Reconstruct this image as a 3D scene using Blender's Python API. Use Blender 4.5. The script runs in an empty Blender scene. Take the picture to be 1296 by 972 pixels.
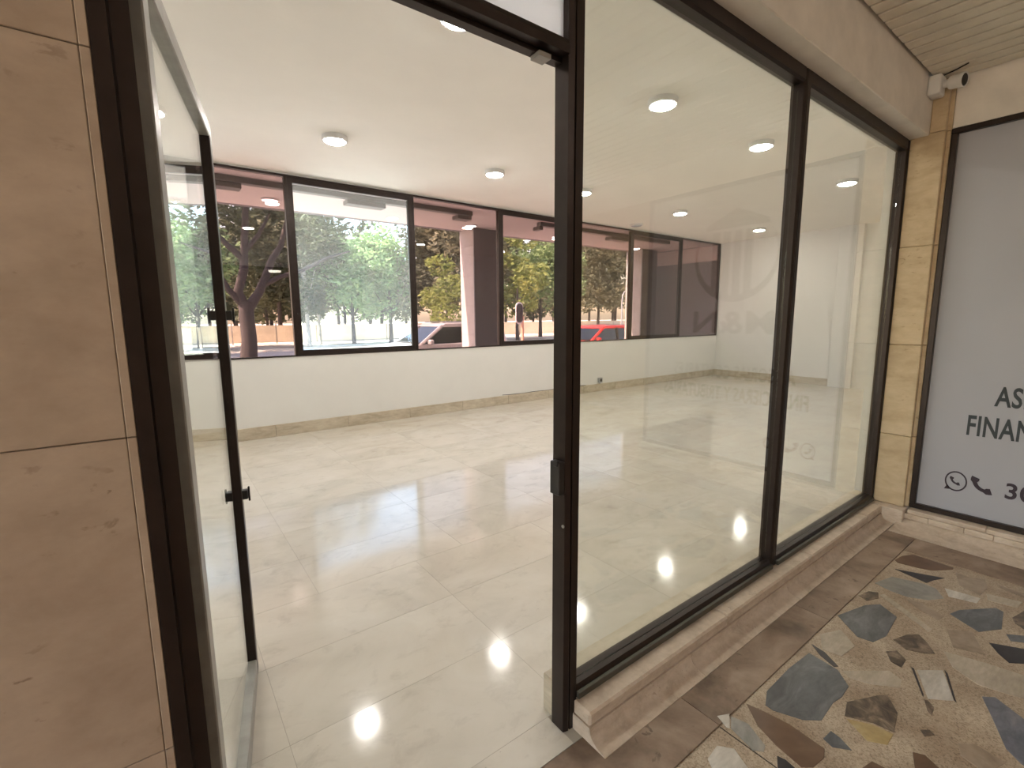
import bpy, bmesh, math, random
from mathutils import Vector, Matrix, noise as mnoise

# ------------------------------------------------------------------ camera, world, sun, exposure
scene = bpy.context.scene
C = scene.collection
PI = math.pi
F_PX, YAW, PITCH, ROLL, CAM_D, CAM_H = 599.1376, .6409, .1395, -.007, 1.1176, 1.5
fwd = Vector((math.sin(YAW)*math.cos(PITCH), math.cos(YAW)*math.cos(PITCH), -math.sin(PITCH)))
rgt = Vector((math.cos(YAW), -math.sin(YAW), 0))
upv = rgt.cross(fwd)
R2 = rgt*math.cos(ROLL) + upv*math.sin(ROLL)
U2 = -rgt*math.sin(ROLL) + upv*math.cos(ROLL)
EYE = Vector((0, -CAM_D, CAM_H))
cd = bpy.data.cameras.new('camera')
cd.sensor_fit = 'HORIZONTAL'; cd.sensor_width = 36; cd.lens = F_PX/1296*36
cd.clip_start = .02; cd.clip_end = 500
cam = bpy.data.objects.new('camera', cd); C.objects.link(cam)
m3 = Matrix((R2, U2, -fwd)).transposed()
cam.matrix_world = Matrix.Translation(EYE) @ m3.to_4x4()
scene.camera = cam
vs = scene.view_settings
vs.view_transform = 'Standard'; vs.look = 'None'; vs.exposure = 0.3; vs.gamma = 1; vs.use_curve_mapping = False

SUN_DIR = Vector((-.62, .10, .78)).normalized()      # towards the sun
world = bpy.data.worlds.new('sky'); scene.world = world; world.use_nodes = True
wn = world.node_tree.nodes; wl = world.node_tree.links
bg = wn['Background']
sky = wn.new('ShaderNodeTexSky'); sky.sky_type = 'NISHITA'; sky.sun_disc = False
sky.sun_elevation = math.asin(SUN_DIR.z); sky.sun_rotation = math.atan2(SUN_DIR.x, SUN_DIR.y)
sky.air_density = 1.2; sky.dust_density = 1.6; sky.ozone_density = 1
wl.new(sky.outputs[0], bg.inputs[0]); bg.inputs[1].default_value = .95
sd = bpy.data.lights.new('sun', 'SUN'); sd.energy = 27; sd.angle = .009; sd.color = (1, .94, .84)
sun = bpy.data.objects.new('sun', sd); C.objects.link(sun)
sun.rotation_euler = SUN_DIR.to_track_quat('Z', 'Y').to_euler(); sun.location = (-30, 20, 50)

LAMP = 128.0        # radiance of the round LED lights of the room
ARC_FILL = 16.5    # radiance of the fill lights added to the arcade

# ------------------------------------------------------------------ helpers
def unz(u, v, z):
    r = fwd + R2*(u-648)/F_PX - U2*(v-486)/F_PX
    return EYE + r*((z-EYE.z)/r.z)

class MB:
    def __init__(s): s.v = []; s.f = []
    def add(s, vs_, fs):
        b = len(s.v); s.v += [tuple(p) for p in vs_]; s.f += [tuple(i+b for i in f) for f in fs]; return s
    def box(s, x0, x1, y0, y1, z0, z1):
        return s.add([(x, y, z) for z in (z0, z1) for y in (y0, y1) for x in (x0, x1)],
                     [(0,2,3,1),(4,5,7,6),(0,1,5,4),(2,6,7,3),(0,4,6,2),(1,3,7,5)])
    def prism(s, poly, axis, a0, a1):
        def mk(p, a):
            return {'x': (a, p[0], p[1]), 'y': (p[0], a, p[1]), 'z': (p[0], p[1], a)}[axis]
        n = len(poly)
        return s.add([mk(p, a0) for p in poly] + [mk(p, a1) for p in poly],
                     [tuple(range(n))[::-1], tuple(range(n, 2*n))] + [(i, (i+1) % n, n+(i+1) % n, n+i) for i in range(n)])
    def tube(s, pts, rad, n=8, cap=True):
        pts = [Vector(p) for p in pts]
        if not hasattr(rad, '__len__'): rad = [rad]*len(pts)
        b = len(s.v); ref = None
        for i, p in enumerate(pts):
            t = (pts[min(i+1, len(pts)-1)] - pts[max(i-1, 0)]).normalized()
            if ref is None: ref = Vector((0, 0, 1)) if abs(t.z) < .9 else Vector((1, 0, 0))
            a = t.cross(ref).normalized(); c = a.cross(t); ref = c if c.length > .1 else ref
            for k in range(n):
                q = 2*PI*k/n
                s.v.append(tuple(p + (a*math.cos(q) + c*math.sin(q))*rad[i]))
        for i in range(len(pts)-1):
            for k in range(n):
                s.f.append((b+i*n+k, b+i*n+(k+1) % n, b+(i+1)*n+(k+1) % n, b+(i+1)*n+k))
        if cap:
            s.f.append(tuple(b+k for k in range(n))[::-1]); e = b+(len(pts)-1)*n
            s.f.append(tuple(e+k for k in range(n)))
        return s
    def lathe(s, prof, c=(0, 0, 0), n=32, M=None):
        b = len(s.v)
        for r, z in prof:
            for k in range(n):
                q = 2*PI*k/n; p = Vector((r*math.cos(q), r*math.sin(q), z))
                if M is not None: p = M @ p
                s.v.append(tuple(p + Vector(c)))
        for i in range(len(prof)-1):
            for k in range(n):
                s.f.append((b+i*n+k, b+i*n+(k+1) % n, b+(i+1)*n+(k+1) % n, b+(i+1)*n+k))
        s.f.append(tuple(b+k for k in range(n))[::-1]); e = b+(len(prof)-1)*n
        s.f.append(tuple(e+k for k in range(n)))
        return s
    def mesh(s, name, mat, bevel=0, smooth=False, seg=1):
        me = bpy.data.meshes.new(name); me.from_pydata(s.v, [], s.f)
        bm = bmesh.new(); bm.from_mesh(me)
        bmesh.ops.recalc_face_normals(bm, faces=bm.faces)
        if bevel:
            bmesh.ops.bevel(bm, geom=bm.edges[:], offset=bevel, segments=seg, affect='EDGES', profile=.5, clamp_overlap=True)
        bm.to_mesh(me); bm.free()
        if smooth:
            me.polygons.foreach_set('use_smooth', [True]*len(me.polygons))
            me.set_sharp_from_angle(angle=math.radians(38))
        me.materials.append(mat); return me
    def build(s, name, mat, parent=None, bevel=0, smooth=False, seg=1):
        return link(name, s.mesh(name, mat, bevel, smooth, seg), parent)

def link(name, me, parent=None, loc=None):
    o = bpy.data.objects.new(name, me); C.objects.link(o)
    if loc is not None: o.location = loc
    if parent: o.parent = parent
    return o
def tag(o, label, cat, group=None):
    o['label'] = label; o['category'] = cat
    if group: o['group'] = group
    return o
def struct(o, label, cat):
    o['kind'] = 'structure'; return tag(o, label, cat)
def empty(name, loc=(0, 0, 0)):
    o = bpy.data.objects.new(name, None); C.objects.link(o); o.location = loc; o.empty_display_size = .1; return o
def copy_tree(o, parent=None):
    c = o.copy(); C.objects.link(c); c.parent = parent
    for ch in list(o.children): copy_tree(ch, c)
    return c
def B(*a): return MB().box(*a)

# ------------------------------------------------------------------ materials
def newmat(name):
    m = bpy.data.materials.new(name); m.use_nodes = True
    return m, m.node_tree.nodes, m.node_tree.links, m.node_tree.nodes['Principled BSDF']
def rgb(c): return (c[0], c[1], c[2], 1)
def coords(n, l, rnd=True, scale=(1, 1, 1)):
    g = n.new('ShaderNodeNewGeometry'); mp = n.new('ShaderNodeMapping'); mp.inputs['Scale'].default_value = scale
    l.new(g.outputs['Position'], mp.inputs['Vector'])
    if rnd:
        oi = n.new('ShaderNodeObjectInfo'); mu = n.new('ShaderNodeVectorMath'); mu.operation = 'MULTIPLY'
        mu.inputs[1].default_value = (37, 53, 29); cb = n.new('ShaderNodeCombineXYZ')
        for i in range(3): l.new(oi.outputs['Random'], cb.inputs[i])
        l.new(cb.outputs[0], mu.inputs[0]); l.new(mu.outputs[0], mp.inputs['Location'])
    return mp.outputs['Vector']
def noise(n, l, vec, scale, detail=5, rough=.55, dist=0):
    t = n.new('ShaderNodeTexNoise'); t.inputs['Scale'].default_value = scale; t.inputs['Detail'].default_value = detail
    t.inputs['Roughness'].default_value = rough; t.inputs['Distortion'].default_value = dist
    l.new(vec, t.inputs['Vector']); return t.outputs['Fac']
def ramp(n, l, fac, stops):
    r = n.new('ShaderNodeValToRGB'); e = r.color_ramp.elements
    while len(e) < len(stops): e.new(.5)
    for k, (p, c) in enumerate(stops): e[k].position = p; e[k].color = rgb(c)
    l.new(fac, r.inputs[0]); return r.outputs[0]
def mix(n, l, fac, a, b, mode='MIX'):
    m = n.new('ShaderNodeMix'); m.data_type = 'RGBA'; m.blend_type = mode
    for s, i in ((fac, 0), (a, 6), (b, 7)):
        if hasattr(s, 'default_value') or hasattr(s, 'is_linked'): l.new(s, m.inputs[i])
        elif isinstance(s, (int, float)): m.inputs[i].default_value = s
        else: m.inputs[i].default_value = rgb(s)
    return m.outputs[2]
def bump(n, l, fac, strength, dist, p):
    b = n.new('ShaderNodeBump'); b.inputs['Strength'].default_value = strength; b.inputs['Distance'].default_value = dist
    l.new(fac, b.inputs['Height']); l.new(b.outputs[0], p.inputs['Normal'])

def plain(name, c, rough=.6, metal=0, var=.06, vs_=8, bmp=0, spec=.5):
    m, n, l, p = newmat(name)
    v = coords(n, l, False); f = noise(n, l, v, vs_)
    lo = tuple(x*(1-var) for x in c); hi = tuple(min(1, x*(1+var)) for x in c)
    l.new(ramp(n, l, f, [(.3, lo), (.7, hi)]), p.inputs['Base Color'])
    p.inputs['Roughness'].default_value = rough; p.inputs['Metallic'].default_value = metal
    p.inputs['Specular IOR Level'].default_value = spec
    if bmp: bump(n, l, noise(n, l, v, vs_*12), bmp, .004, p)
    return m

def travertine(name, cols, rough=.55, dirt=(.2, .14, .09), dirt_amt=.5, scale=1.0, stretch=(1, 1, 2.2)):
    m, n, l, p = newmat(name)
    v = coords(n, l, True, stretch)
    a = noise(n, l, v, 2.4*scale, 8, .62, .4); b = noise(n, l, v, 9*scale, 6, .65)
    base = ramp(n, l, a, [(.30, cols[0]), (.5, cols[1]), (.72, cols[2])])
    fine = ramp(n, l, b, [(.3, (.78, .76, .74)), (.7, (1.0, 1.0, 1.0))])
    c = mix(n, l, .75, base, fine, 'MULTIPLY')
    pits = noise(n, l, v, 16*scale, 4, .6, .6)
    pm = ramp(n, l, pits, [(.61, (0, 0, 0)), (.67, (1, 1, 1))])
    patch = noise(n, l, coords(n, l, True), 3.1*scale, 3)
    pk = ramp(n, l, patch, [(.52, (0, 0, 0)), (.62, (1, 1, 1))])
    k = mix(n, l, 1.0, pm, pk, 'MULTIPLY')
    mm = n.new('ShaderNodeMath'); mm.operation = 'MULTIPLY'; l.new(k, mm.inputs[0]); mm.inputs[1].default_value = dirt_amt
    l.new(mix(n, l, mm.outputs[0], c, dirt), p.inputs['Base Color'])
    p.inputs['Roughness'].default_value = rough
    bump(n, l, b, .25, .004, p)
    return m

def marble_floor():
    m, n, l, p = newmat('polished_beige_stone')
    v = coords(n, l, True, (1, 1.3, 1)); w = coords(n, l, False)
    a = noise(n, l, v, 1.7, 8, .6, .9); b = noise(n, l, v, 6.5, 7, .68, .5); c_ = noise(n, l, w, .6, 3)
    base = ramp(n, l, a, [(.28, (.53, .50, .44)), (.48, (.61, .575, .51)), (.7, (.66, .63, .57))])
    f = ramp(n, l, b, [(.28, (.78, .77, .76)), (.46, (.98, .98, .98)), (1, (1.0, 1.0, 1.0))])
    c = mix(n, l, .75, base, f, 'MULTIPLY')
    warm = ramp(n, l, c_, [(.4, (1, 1, 1)), (.65, (1.0, .975, .93))])
    c = mix(n, l, 1.0, c, warm, 'MULTIPLY')
    pits = noise(n, l, v, 38, 3, .6, 1.2)
    pm = ramp(n, l, pits, [(.70, (0, 0, 0)), (.76, (1, 1, 1))])
    clump = ramp(n, l, noise(n, l, v, 2.6, 2), [(.56, (0, 0, 0)), (.66, (1, 1, 1))])
    k = mix(n, l, 1.0, pm, clump, 'MULTIPLY')
    kk = n.new('ShaderNodeMath'); kk.operation = 'MULTIPLY'; l.new(k, kk.inputs[0]); kk.inputs[1].default_value = .6
    l.new(mix(n, l, kk.outputs[0], c, (.16, .145, .12)), p.inputs['Base Color'])
    rr = n.new('ShaderNodeMapRange'); l.new(b, rr.inputs[0]); rr.inputs[3].default_value = .13; rr.inputs[4].default_value = .07
    l.new(rr.outputs[0], p.inputs['Roughness'])
    p.inputs['Specular IOR Level'].default_value = .5
    return m

def glass(name, tint, f0=.045, rough=0.0, veil=0):
    m, n, l, p = newmat(name); n.remove(p)
    out = n['Material Output']
    tr = n.new('ShaderNodeBsdfTransparent'); tr.inputs[0].default_value = rgb(tint)
    gl = n.new('ShaderNodeBsdfGlossy'); gl.inputs['Roughness'].default_value = rough; gl.inputs[0].default_value = (1, 1, 1, 1)
    g = n.new('ShaderNodeNewGeometry'); d = n.new('ShaderNodeVectorMath'); d.operation = 'DOT_PRODUCT'
    l.new(g.outputs['Incoming'], d.inputs[0]); l.new(g.outputs['Normal'], d.inputs[1])
    def M(op, a, b):
        q = n.new('ShaderNodeMath'); q.operation = op
        for i, s in enumerate((a, b)):
            if s is None: continue
            if isinstance(s, (int, float)): q.inputs[i].default_value = s
            else: l.new(s, q.inputs[i])
        return q.outputs[0]
    f = M('ADD', M('MULTIPLY', M('POWER', M('SUBTRACT', 1.0, M('ABSOLUTE', d.outputs['Value'], None)), 5.0), 1-f0), f0)
    mx = n.new('ShaderNodeMixShader'); l.new(f, mx.inputs[0]); l.new(tr.outputs[0], mx.inputs[1]); l.new(gl.outputs[0], mx.inputs[2])
    res = mx.outputs[0]
    if veil:      # translucent white mixed in to imitate washed-out daylight haze
        td = n.new('ShaderNodeBsdfTranslucent'); td.inputs[0].default_value = (.95, .96, .94, 1)
        md = n.new('ShaderNodeMixShader'); md.inputs[0].default_value = veil
        l.new(res, md.inputs[1]); l.new(td.outputs[0], md.inputs[2]); res = md.outputs[0]
    l.new(res, out.inputs[0]); return m

def emit(name, c, s):
    m, n, l, p = newmat(name)
    p.inputs['Base Color'].default_value = (.9, .9, .9, 1)
    p.inputs['Emission Color'].default_value = rgb(c); p.inputs['Emission Strength'].default_value = s
    return m

def foliage(name, cols, trans=.35):
    m, n, l, p = newmat(name)
    out = n['Material Output']
    oi = n.new('ShaderNodeObjectInfo'); v = coords(n, l, True)
    f = noise(n, l, v, .55, 4); g = noise(n, l, v, 4.5, 3)
    a = n.new('ShaderNodeMath'); a.operation = 'ADD'; l.new(f, a.inputs[0])
    b = n.new('ShaderNodeMath'); b.operation = 'MULTIPLY_ADD'; l.new(g, b.inputs[0]); b.inputs[1].default_value = .5; b.inputs[2].default_value = -.25
    l.new(b.outputs[0], a.inputs[1])
    c = ramp(n, l, a.outputs[0], [(.3, cols[0]), (.5, cols[1]), (.7, cols[2])])
    l.new(c, p.inputs['Base Color']); p.inputs['Roughness'].default_value = .6; p.inputs['Specular IOR Level'].default_value = .25
    t = n.new('ShaderNodeBsdfTranslucent'); l.new(c, t.inputs[0])
    mx = n.new('ShaderNodeMixShader'); mx.inputs[0].default_value = trans
    l.new(p.outputs[0], mx.inputs[1]); l.new(t.outputs[0], mx.inputs[2]); l.new(mx.outputs[0], out.inputs[0])
    return m

M_wall = plain('white_paint', (.74, .735, .71), .65, var=.02, vs_=3)
M_ceil = plain('ceiling_paint', (.86, .835, .785), .8, var=.02, vs_=2)
M_floor = marble_floor()
M_grout = plain('dark_grout', (.38, .35, .30), .9)
M_base = travertine('baseboard_travertine', ((.42, .36, .27), (.56, .49, .38), (.66, .60, .48)), .4, dirt_amt=.25, stretch=(1.4, 1, 4))
M_pier = travertine('pier_travertine', ((.38, .285, .22), (.44, .345, .27), (.49, .39, .31)), .5, (.17, .11, .075), .7, 1.1, (1, 1, 1.6))
M_pill = travertine('pillar_travertine', ((.42, .31, .185), (.53, .41, .26), (.60, .475, .32)), .5, (.20, .13, .06), .6, 1.3)
M_plin = travertine('plinth_travertine', ((.42, .335, .26), (.55, .45, .36), (.63, .53, .44)), .55, (.19, .13, .09), .5, 1.5, (2.5, 2.5, 5))
M_bord = travertine('worn_border_travertine', ((.12, .08, .055), (.26, .185, .135), (.40, .305, .235)), .6, (.10, .065, .045), .7, 1.5, (1, 1, 1))
M_alu = plain('dark_bronze_aluminium', (.030, .020, .017), .36, .55, var=.15, vs_=20)
M_aluo = plain('olive_bronze_aluminium', (.085, .08, .065), .4, .5, var=.15, vs_=20)
M_door = plain('lit_bronze_aluminium', (.30, .29, .27), .38, .25, var=.12, vs_=20)  # paler copy of the bronze, light on the door stile put into the colour
M_blk = plain('black_plastic', (.012, .010, .010), .45)
M_wht = plain('white_plastic', (.70, .69, .68), .5, var=.02)
M_gry = plain('grey_plastic', (.32, .33, .34), .5)
M_beam = plain('aged_white_plaster', (.74, .69, .63), .8, var=.10, vs_=5, bmp=.15)
M_board = plain('cream_painted_board', (.74, .69, .59), .6, var=.08, vs_=6)
M_gap = plain('dark_void', (.05, .04, .03), .9)
M_clear = glass('clear_glass', (.95, .965, .955), .042)
M_front = glass('storefront_glass', (.945, .96, .935), .05)
M_hazy = glass('haze_veiled_clear_glass', (.95, .965, .955), .042, veil=.06)  # clear pane with bright outdoor haze put in as a white veil
M_tint = glass('bronze_tinted_glass', (.665, .56, .535), .05)
M_lamp = emit('lit_led_diffuser', (1, .965, .90), LAMP)
M_afill = emit('added_fill_diffuser', (1, .90, .80), ARC_FILL)  # glow of the added arcade fill lights
M_glamp = emit('lit_gallery_diffuser', (1, .95, .92), 9.0)
M_sign = plain('pale_grey_vinyl', (.355, .355, .39), .55, var=.03, vs_=1.5)
M_ink = plain('dark_slate_ink', (.028, .036, .042), .6)
M_inkp = plain('dark_purple_ink', (.03, .018, .03), .6)

# ------------------------------------------------------------------ room shell
XL, XR, YB, CZ = -2.6, 11.46, 5.5, 3.29
# floor: base slab and polished slabs laid as tiles
floor = struct(B(XL, XR, -.05, YB, -.06, -.0006).build('floor', M_grout), 'polished beige stone floor of the empty room', 'floor')
tile_cache = {}
def tile(x0, x1, y0, y1):
    g = .0009; w, h = round(x1-x0-2*g, 4), round(y1-y0-2*g, 4)
    if w < .02 or h < .02: return
    if (w, h) not in tile_cache: tile_cache[(w, h)] = B(-w/2, w/2, -h/2, h/2, -.0006, 0).mesh('floor_tile', M_floor)
    link('floor_tile', tile_cache[(w, h)], floor, ((x0+x1)/2, (y0+y1)/2, 0))
ys = [-.05, .09] + [.55+.46*k for k in range(11)] + [YB]
for j in range(len(ys)-1):
    x = (.25 if ys[j] < 1.4 else .59) - .92*4
    while x < XR:
        a, b = max(x, XL), min(x+.92, XR)
        if ys[j] < 0: a, b = max(a, -.04), min(b, 1.06)
        if b > a: tile(a, b, ys[j], ys[j+1])
        x += .92
struct(B(XL-.2, XR+.2, 0, YB+.2, CZ, CZ+.15).build('ceiling', M_ceil), 'smooth off-white ceiling of the empty room with round lights', 'ceiling')
SILL, WTOP = 1.017, 3.275
wb = MB().box(XL-.2, XR+.2, YB, YB+.16, -.06, SILL)
wb.box(XL-.2, XR+.2, YB, YB+.16, WTOP, CZ)
wb.box(XL-.2, -1.35, YB, YB+.16, SILL, WTOP)
struct(wb.build('wall_back', M_wall), 'white parapet wall below the street windows', 'wall')
struct(B(XR, XR+.2, .14, YB, -.06, CZ).build('wall_right', M_wall), 'plain white end wall of the empty room beside the windows', 'wall')
struct(B(XL-.2, XL, .14, YB, -.06, CZ).build('wall_left', M_wall), 'white side wall of the room behind the open door', 'wall')
struct(B(XR-.11, XR, 2.45, 2.87, 0, CZ).build('wall_pilaster', M_wall, bevel=.003), 'white pilaster standing out from the end wall', 'wall')
wf = MB().box(XL-.2, 4.26, .066, .135, 2.675, CZ)
wf.box(XL-.2, -.06, .066, .135, -.06, 2.675)
wf.box(4.28, XR+.2, 0, .135, -.06, CZ)
struct(wf.build('wall_front', M_wall), 'white lintel and inner face of the entrance wall', 'wall')

def baseboard(name, label, slabs):
    e = empty(name, slabs[0][:3] if 0 else (0, 0, 0)); struct(e, label, 'baseboard')
    for s in slabs: B(*s).build('baseboard_slab', M_base, e, bevel=.004)
sl = []; x = XL
while x < XR-.03:
    x1 = min(x+.93, XR-.022); sl.append((x+.001, x1-.001, YB-.022, YB, 0, .152)); x = x1
baseboard('baseboard_back', 'beige travertine baseboard along the window wall', sl)
sl = []; y = 2.89
while y < YB-.03:
    y1 = min(y+.87, YB); sl.append((XR-.022, XR, y+.001, y1-.001, 0, .152)); y = y1
baseboard('baseboard_right', 'beige travertine baseboard along the white end wall', sl)

# street windows
ML = [-1.35, .50, 1.444, 3.148, 4.69, 6.36, 8.043, 9.827, 11.45]
CLEAR = {0, 2}; SASH = {0, 2, 4, 6}
what = ['clear glazed sash window behind the open glass door', 'narrow tinted street window showing the dark forked tree trunk',
        'clear bright sash window with pale green trees behind', 'tinted fixed street window showing the stone gallery column',
        'tinted sash window showing the pedestrian signal', 'tinted fixed window with the red car behind',
        'tinted sash window in front of the second gallery column', 'dark tinted fixed window next to the white end wall']
for i in range(8):
    x0, x1 = ML[i], ML[i+1]
    w = empty('window_%d' % (i+1), ((x0+x1)/2, YB+.02, SILL)); struct(w, what[i], 'window')
    o = (x0+x1)/2, YB+.02, SILL
    def bx(a, b, c, d, e, f, nm, mt, par, bev=.002):
        return B(a-o[0], b-o[0], c-o[1], d-o[1], e-o[2], f-o[2]).build(nm, mt, par, bevel=bev)
    bx(x0-.018, x0+.018, YB-.012, YB+.06, SILL, WTOP, 'mullion', M_alu, w)
    if i == 7: bx(x1-.03, x1, YB-.012, YB+.06, SILL, WTOP, 'mullion', M_alu, w)
    bx(x0+.018, x1-.018, YB-.012, YB+.06, WTOP-.028, WTOP, 'head_rail', M_alu, w)
    bx(x0+.018, x1-.018, YB-.012, YB+.06, SILL, SILL+.016, 'sill_rail', M_alu, w)
    gx0, gx1, gz0, gz1 = x0+.018, x1-.018, SILL+.016, WTOP-.028
    if i == 7: gx1 = x1-.03
    if i in SASH:
        t = .062
        s_ = MB()
        for a in ((gx0, gx1, gz0, gz0+t), (gx0, gx1, gz1-t, gz1), (gx0, gx0+t, gz0+t, gz1-t), (gx1-t, gx1, gz0+t, gz1-t)):
            s_.box(a[0]-o[0], a[1]-o[0], -.028, .012, a[2]-o[2], a[3]-o[2])
        so = s_.build('sash', M_alu, w)
        MB().lathe([(.012, 0), (.012, .01), (.006, .012)], (gx0+.03-o[0], -.028, .55), 12, Matrix.Rotation(PI/2, 3, 'X')).build('screw_cap', M_blk, so)
        gx0 += t; gx1 -= t; gz0 += t; gz1 -= t
    bx(gx0, gx1, YB+.012, YB+.018, gz0, gz1, 'pane', M_hazy if i in CLEAR else M_tint, w, 0)

# ------------------------------------------------------------------ storefront
PD = .066                                   # depth of the profiles
FB, RT, GT, FT = .115, .158, 2.615, 2.679   # frame bottom, rail top, head rail bottom, frame top
def post(nm, x0, x1, z0, z1, par):
    # profile with a shadow groove down the front, as extruded aluminium has
    m = x0+.022
    poly = [(x0, .006), (x0+.018, 0), (m, 0), (m, .012), (m+.006, .012), (m+.006, 0), (x1, 0), (x1, PD), (x0, PD)]
    return MB().prism(poly, 'z', z0, z1).build(nm, M_alu, par)
t1 = struct(empty('trim_1', (.5, 0, 0)), 'dark bronze aluminium door frame with transom bar at the entrance', 'door frame')
def rel(o, par):
    o.matrix_parent_inverse = Matrix.Translation(par.location).inverted(); return o
for nm, a in (('jamb', (-.046, .012)),):
    poly = [(a[0], 0), (a[0]+.026, 0), (a[0]+.03, .010), (a[1], .010), (a[1], PD), (a[0], PD)]
    rel(MB().prism(poly, 'z', 0, FT).build('jamb', M_alu, t1), t1)
rel(post('post', 1.0576, 1.1176, 0.0, FT, t1), t1)
rel(MB().prism([(0, 2.30), (.004, 2.314), (PD, 2.314), (PD, 2.262), (.035, 2.262), (.035, 2.275), (0, 2.275)], 'x', .012, 1.0576).build('transom_bar', M_alu, t1), t1)
rel(B(.012, 1.0576, 0, PD, GT, FT).build('head_rail', M_alu, t1, bevel=.003), t1)
rel(B(.955, 1.0, .02, .06, 2.25, 2.263).build('door_stop', M_door, t1), t1)
# strike plate and little fixings on the post
sp = rel(MB().box(1.030, 1.0576, .006, .052, .905, 1.02).build('strike_box', M_blk, t1, bevel=.003), t1)
rel(MB().box(1.024, 1.036, .010, .030, 1.006, 1.026).build('strike_lip', M_blk, sp, bevel=.002), sp)
rel(MB().lathe([(.006, 0), (.006, .003), (.003, .004)], (1.0575, .012, .79), 10, Matrix.Rotation(-PI/2, 3, 'Y')).build('screw', M_door, t1), t1)
# transom light: white translucent glass
mf, nf, lf, pf = newmat('white_translucent_glass')
pf.inputs['Base Color'].default_value = (.86, .87, .90, 1); pf.inputs['Roughness'].default_value = .5
tf = nf.new('ShaderNodeBsdfTranslucent'); tf.inputs[0].default_value = (.92, .93, .97, 1)
xf = nf.new('ShaderNodeMixShader'); xf.inputs[0].default_value = .8
lf.new(pf.outputs[0], xf.inputs[1]); lf.new(tf.outputs[0], xf.inputs[2]); lf.new(xf.outputs[0], nf['Material Output'].inputs[0])
w = struct(empty('window_9', (.53, 0, 2.314)), 'white translucent transom glass above the entrance door', 'window')
rel(B(.012, 1.0576, .03, .036, 2.314, GT).build('pane', mf, w), w)

BAYS = [(1.1176, 2.61), (2.67, 4.213)]
lab = ['large clear storefront glass pane beside the door post', 'narrow-looking storefront glass pane next to the tan stone pillar']
for k, (x0, x1) in enumerate(BAYS):
    w = struct(empty('window_%d' % (10+k), ((x0+x1)/2, 0, FB)), lab[k], 'storefront window')
    rel(MB().prism([(0, FB), (0, FB+.027), (.008, RT), (.030, RT), (.030, RT-.006), (.036, RT-.006), (.036, RT), (PD, RT), (PD, FB)], 'x', x0, x1).build('bottom_rail', M_alu, w), w)
    rel(B(x0, x1, -.016, -.0005, FB+.001, FB+.026).build('sill_bead', M_aluo, w, bevel=.002), w)
    rel(MB().prism([(0, GT+.01), (.010, GT), (PD, GT), (PD, FT), (0, FT)], 'x', x0, x1).build('head_rail', M_alu, w), w)
    rel(post('mullion', x1, x1+.06, FB, FT, w), w)
    rel(B(x0+.0005, x1-.0005, .030, .036, RT, GT).build('pane', M_front, w), w)

# open glass door, hinged on the jamb and swung into the room
H0 = Vector((.034, .070, 0)); E0 = Vector((.226, 1.030, 0))
DW = (E0-H0).length; ang = math.atan2((E0-H0).y, (E0-H0).x)
door = struct(empty('door_1', H0), 'open glass door with bronze aluminium frame swung into the room', 'door')
door.rotation_euler = (0, 0, ang)
DT, DZ0, DZ1 = .04, .012, 2.205
def dpart(nm, mt, *a, bev=.003, par=None): return B(*a).build(nm, mt, par or door, bevel=bev)
dpart('hinge_stile', M_door, 0, .052, -.0, DT, DZ0, DZ1)
dpart('lock_stile', M_alu, DW-.052, DW, 0, DT, DZ0, DZ1)
dpart('edge_strip', M_door, DW, DW+.006, .004, DT-.004, DZ0, DZ1, bev=.001)
dpart('top_rail', M_door, .052, DW-.052, 0, DT, DZ1-.052, DZ1)
dpart('bottom_rail', M_door, .052, DW-.052, 0, DT, DZ0, DZ0+.075)
dpart('pane', M_front, .052, DW-.052, DT/2-.003, DT/2+.003, DZ0+.075, DZ1-.052, bev=0)
for z, nm in ((1.515, 'deadbolt'), (.80, 'latch')):
    o = dpart(nm, M_blk, DW-.042, DW-.010, -.020, DT+.018, z-.018, z+.018)
    dpart('thumb_turn', M_blk, DW-.030, DW-.020, -.027, -.020, z-.03, z+.03, bev=.002, par=o)

# curb (plinth) under the storefront and along the sign wall
pl = struct(empty('trim_2', (2.6, -.05, 0)), 'travertine curb under the storefront glass', 'curb')
def piece(par, nm, mt, *a, bev=.004): return rel(B(*a).build(nm, mt, par, bevel=bev), par)
xs = [1.10, 2.02, 2.95, 3.85, 4.149]
for a, b in zip(xs[:-1], xs[1:]):
    piece(pl, 'coping_slab', M_plin, a+.0008, b-.0008, -.086, -.0005, .062, FB, bev=.008)
xs = [1.10, 1.72, 2.62, 3.45, 4.149]
for a, b in zip(xs[:-1], xs[1:]):
    prof = [(-.001, 0), (-.001, .0605), (-.086, .0605), (-.088, .045), (-.098, .026), (-.118, .012), (-.160, .004), (-.160, 0)]
    rel(MB().prism(prof, 'x', a+.0008, b-.0008).build('cove_slab', M_plin, pl, smooth=True), pl)
piece(pl, 'inner_slab', M_base, 1.072, 4.26, .067, .134, 0, .152)
piece(pl, 'bedding', M_plin, 1.1186, 4.26, 0, .066, 0, FB-.0005, bev=0)
ps = struct(empty('trim_3', (4.2, -1, 0)), 'travertine curb of two stone courses under the grey sign', 'curb')
yy = [-.215, -.62, -1.12, -1.6, -2.09]
for a, b in zip(yy[:-1], yy[1:]):
    piece(ps, 'coping_slab', M_plin, 4.205, 4.42, b+.0008, a-.0008, .088, FB+.002, bev=.004)
for a, b in zip([-.09, -.335, -.52, -.66, -1.05, -1.5], [-.335, -.52, -.66, -1.05, -1.5, -2.09]):
    piece(ps, 'course_stone', M_plin, 4.20, 4.42, b+.0008, a-.0008, .048, .0872, bev=.003)
prof = [(4.42, 0), (4.42, .0472), (4.20, .0472), (4.17, .040), (4.145, .022), (4.11, .011), (3.99, .004), (3.99, 0)]
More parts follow.
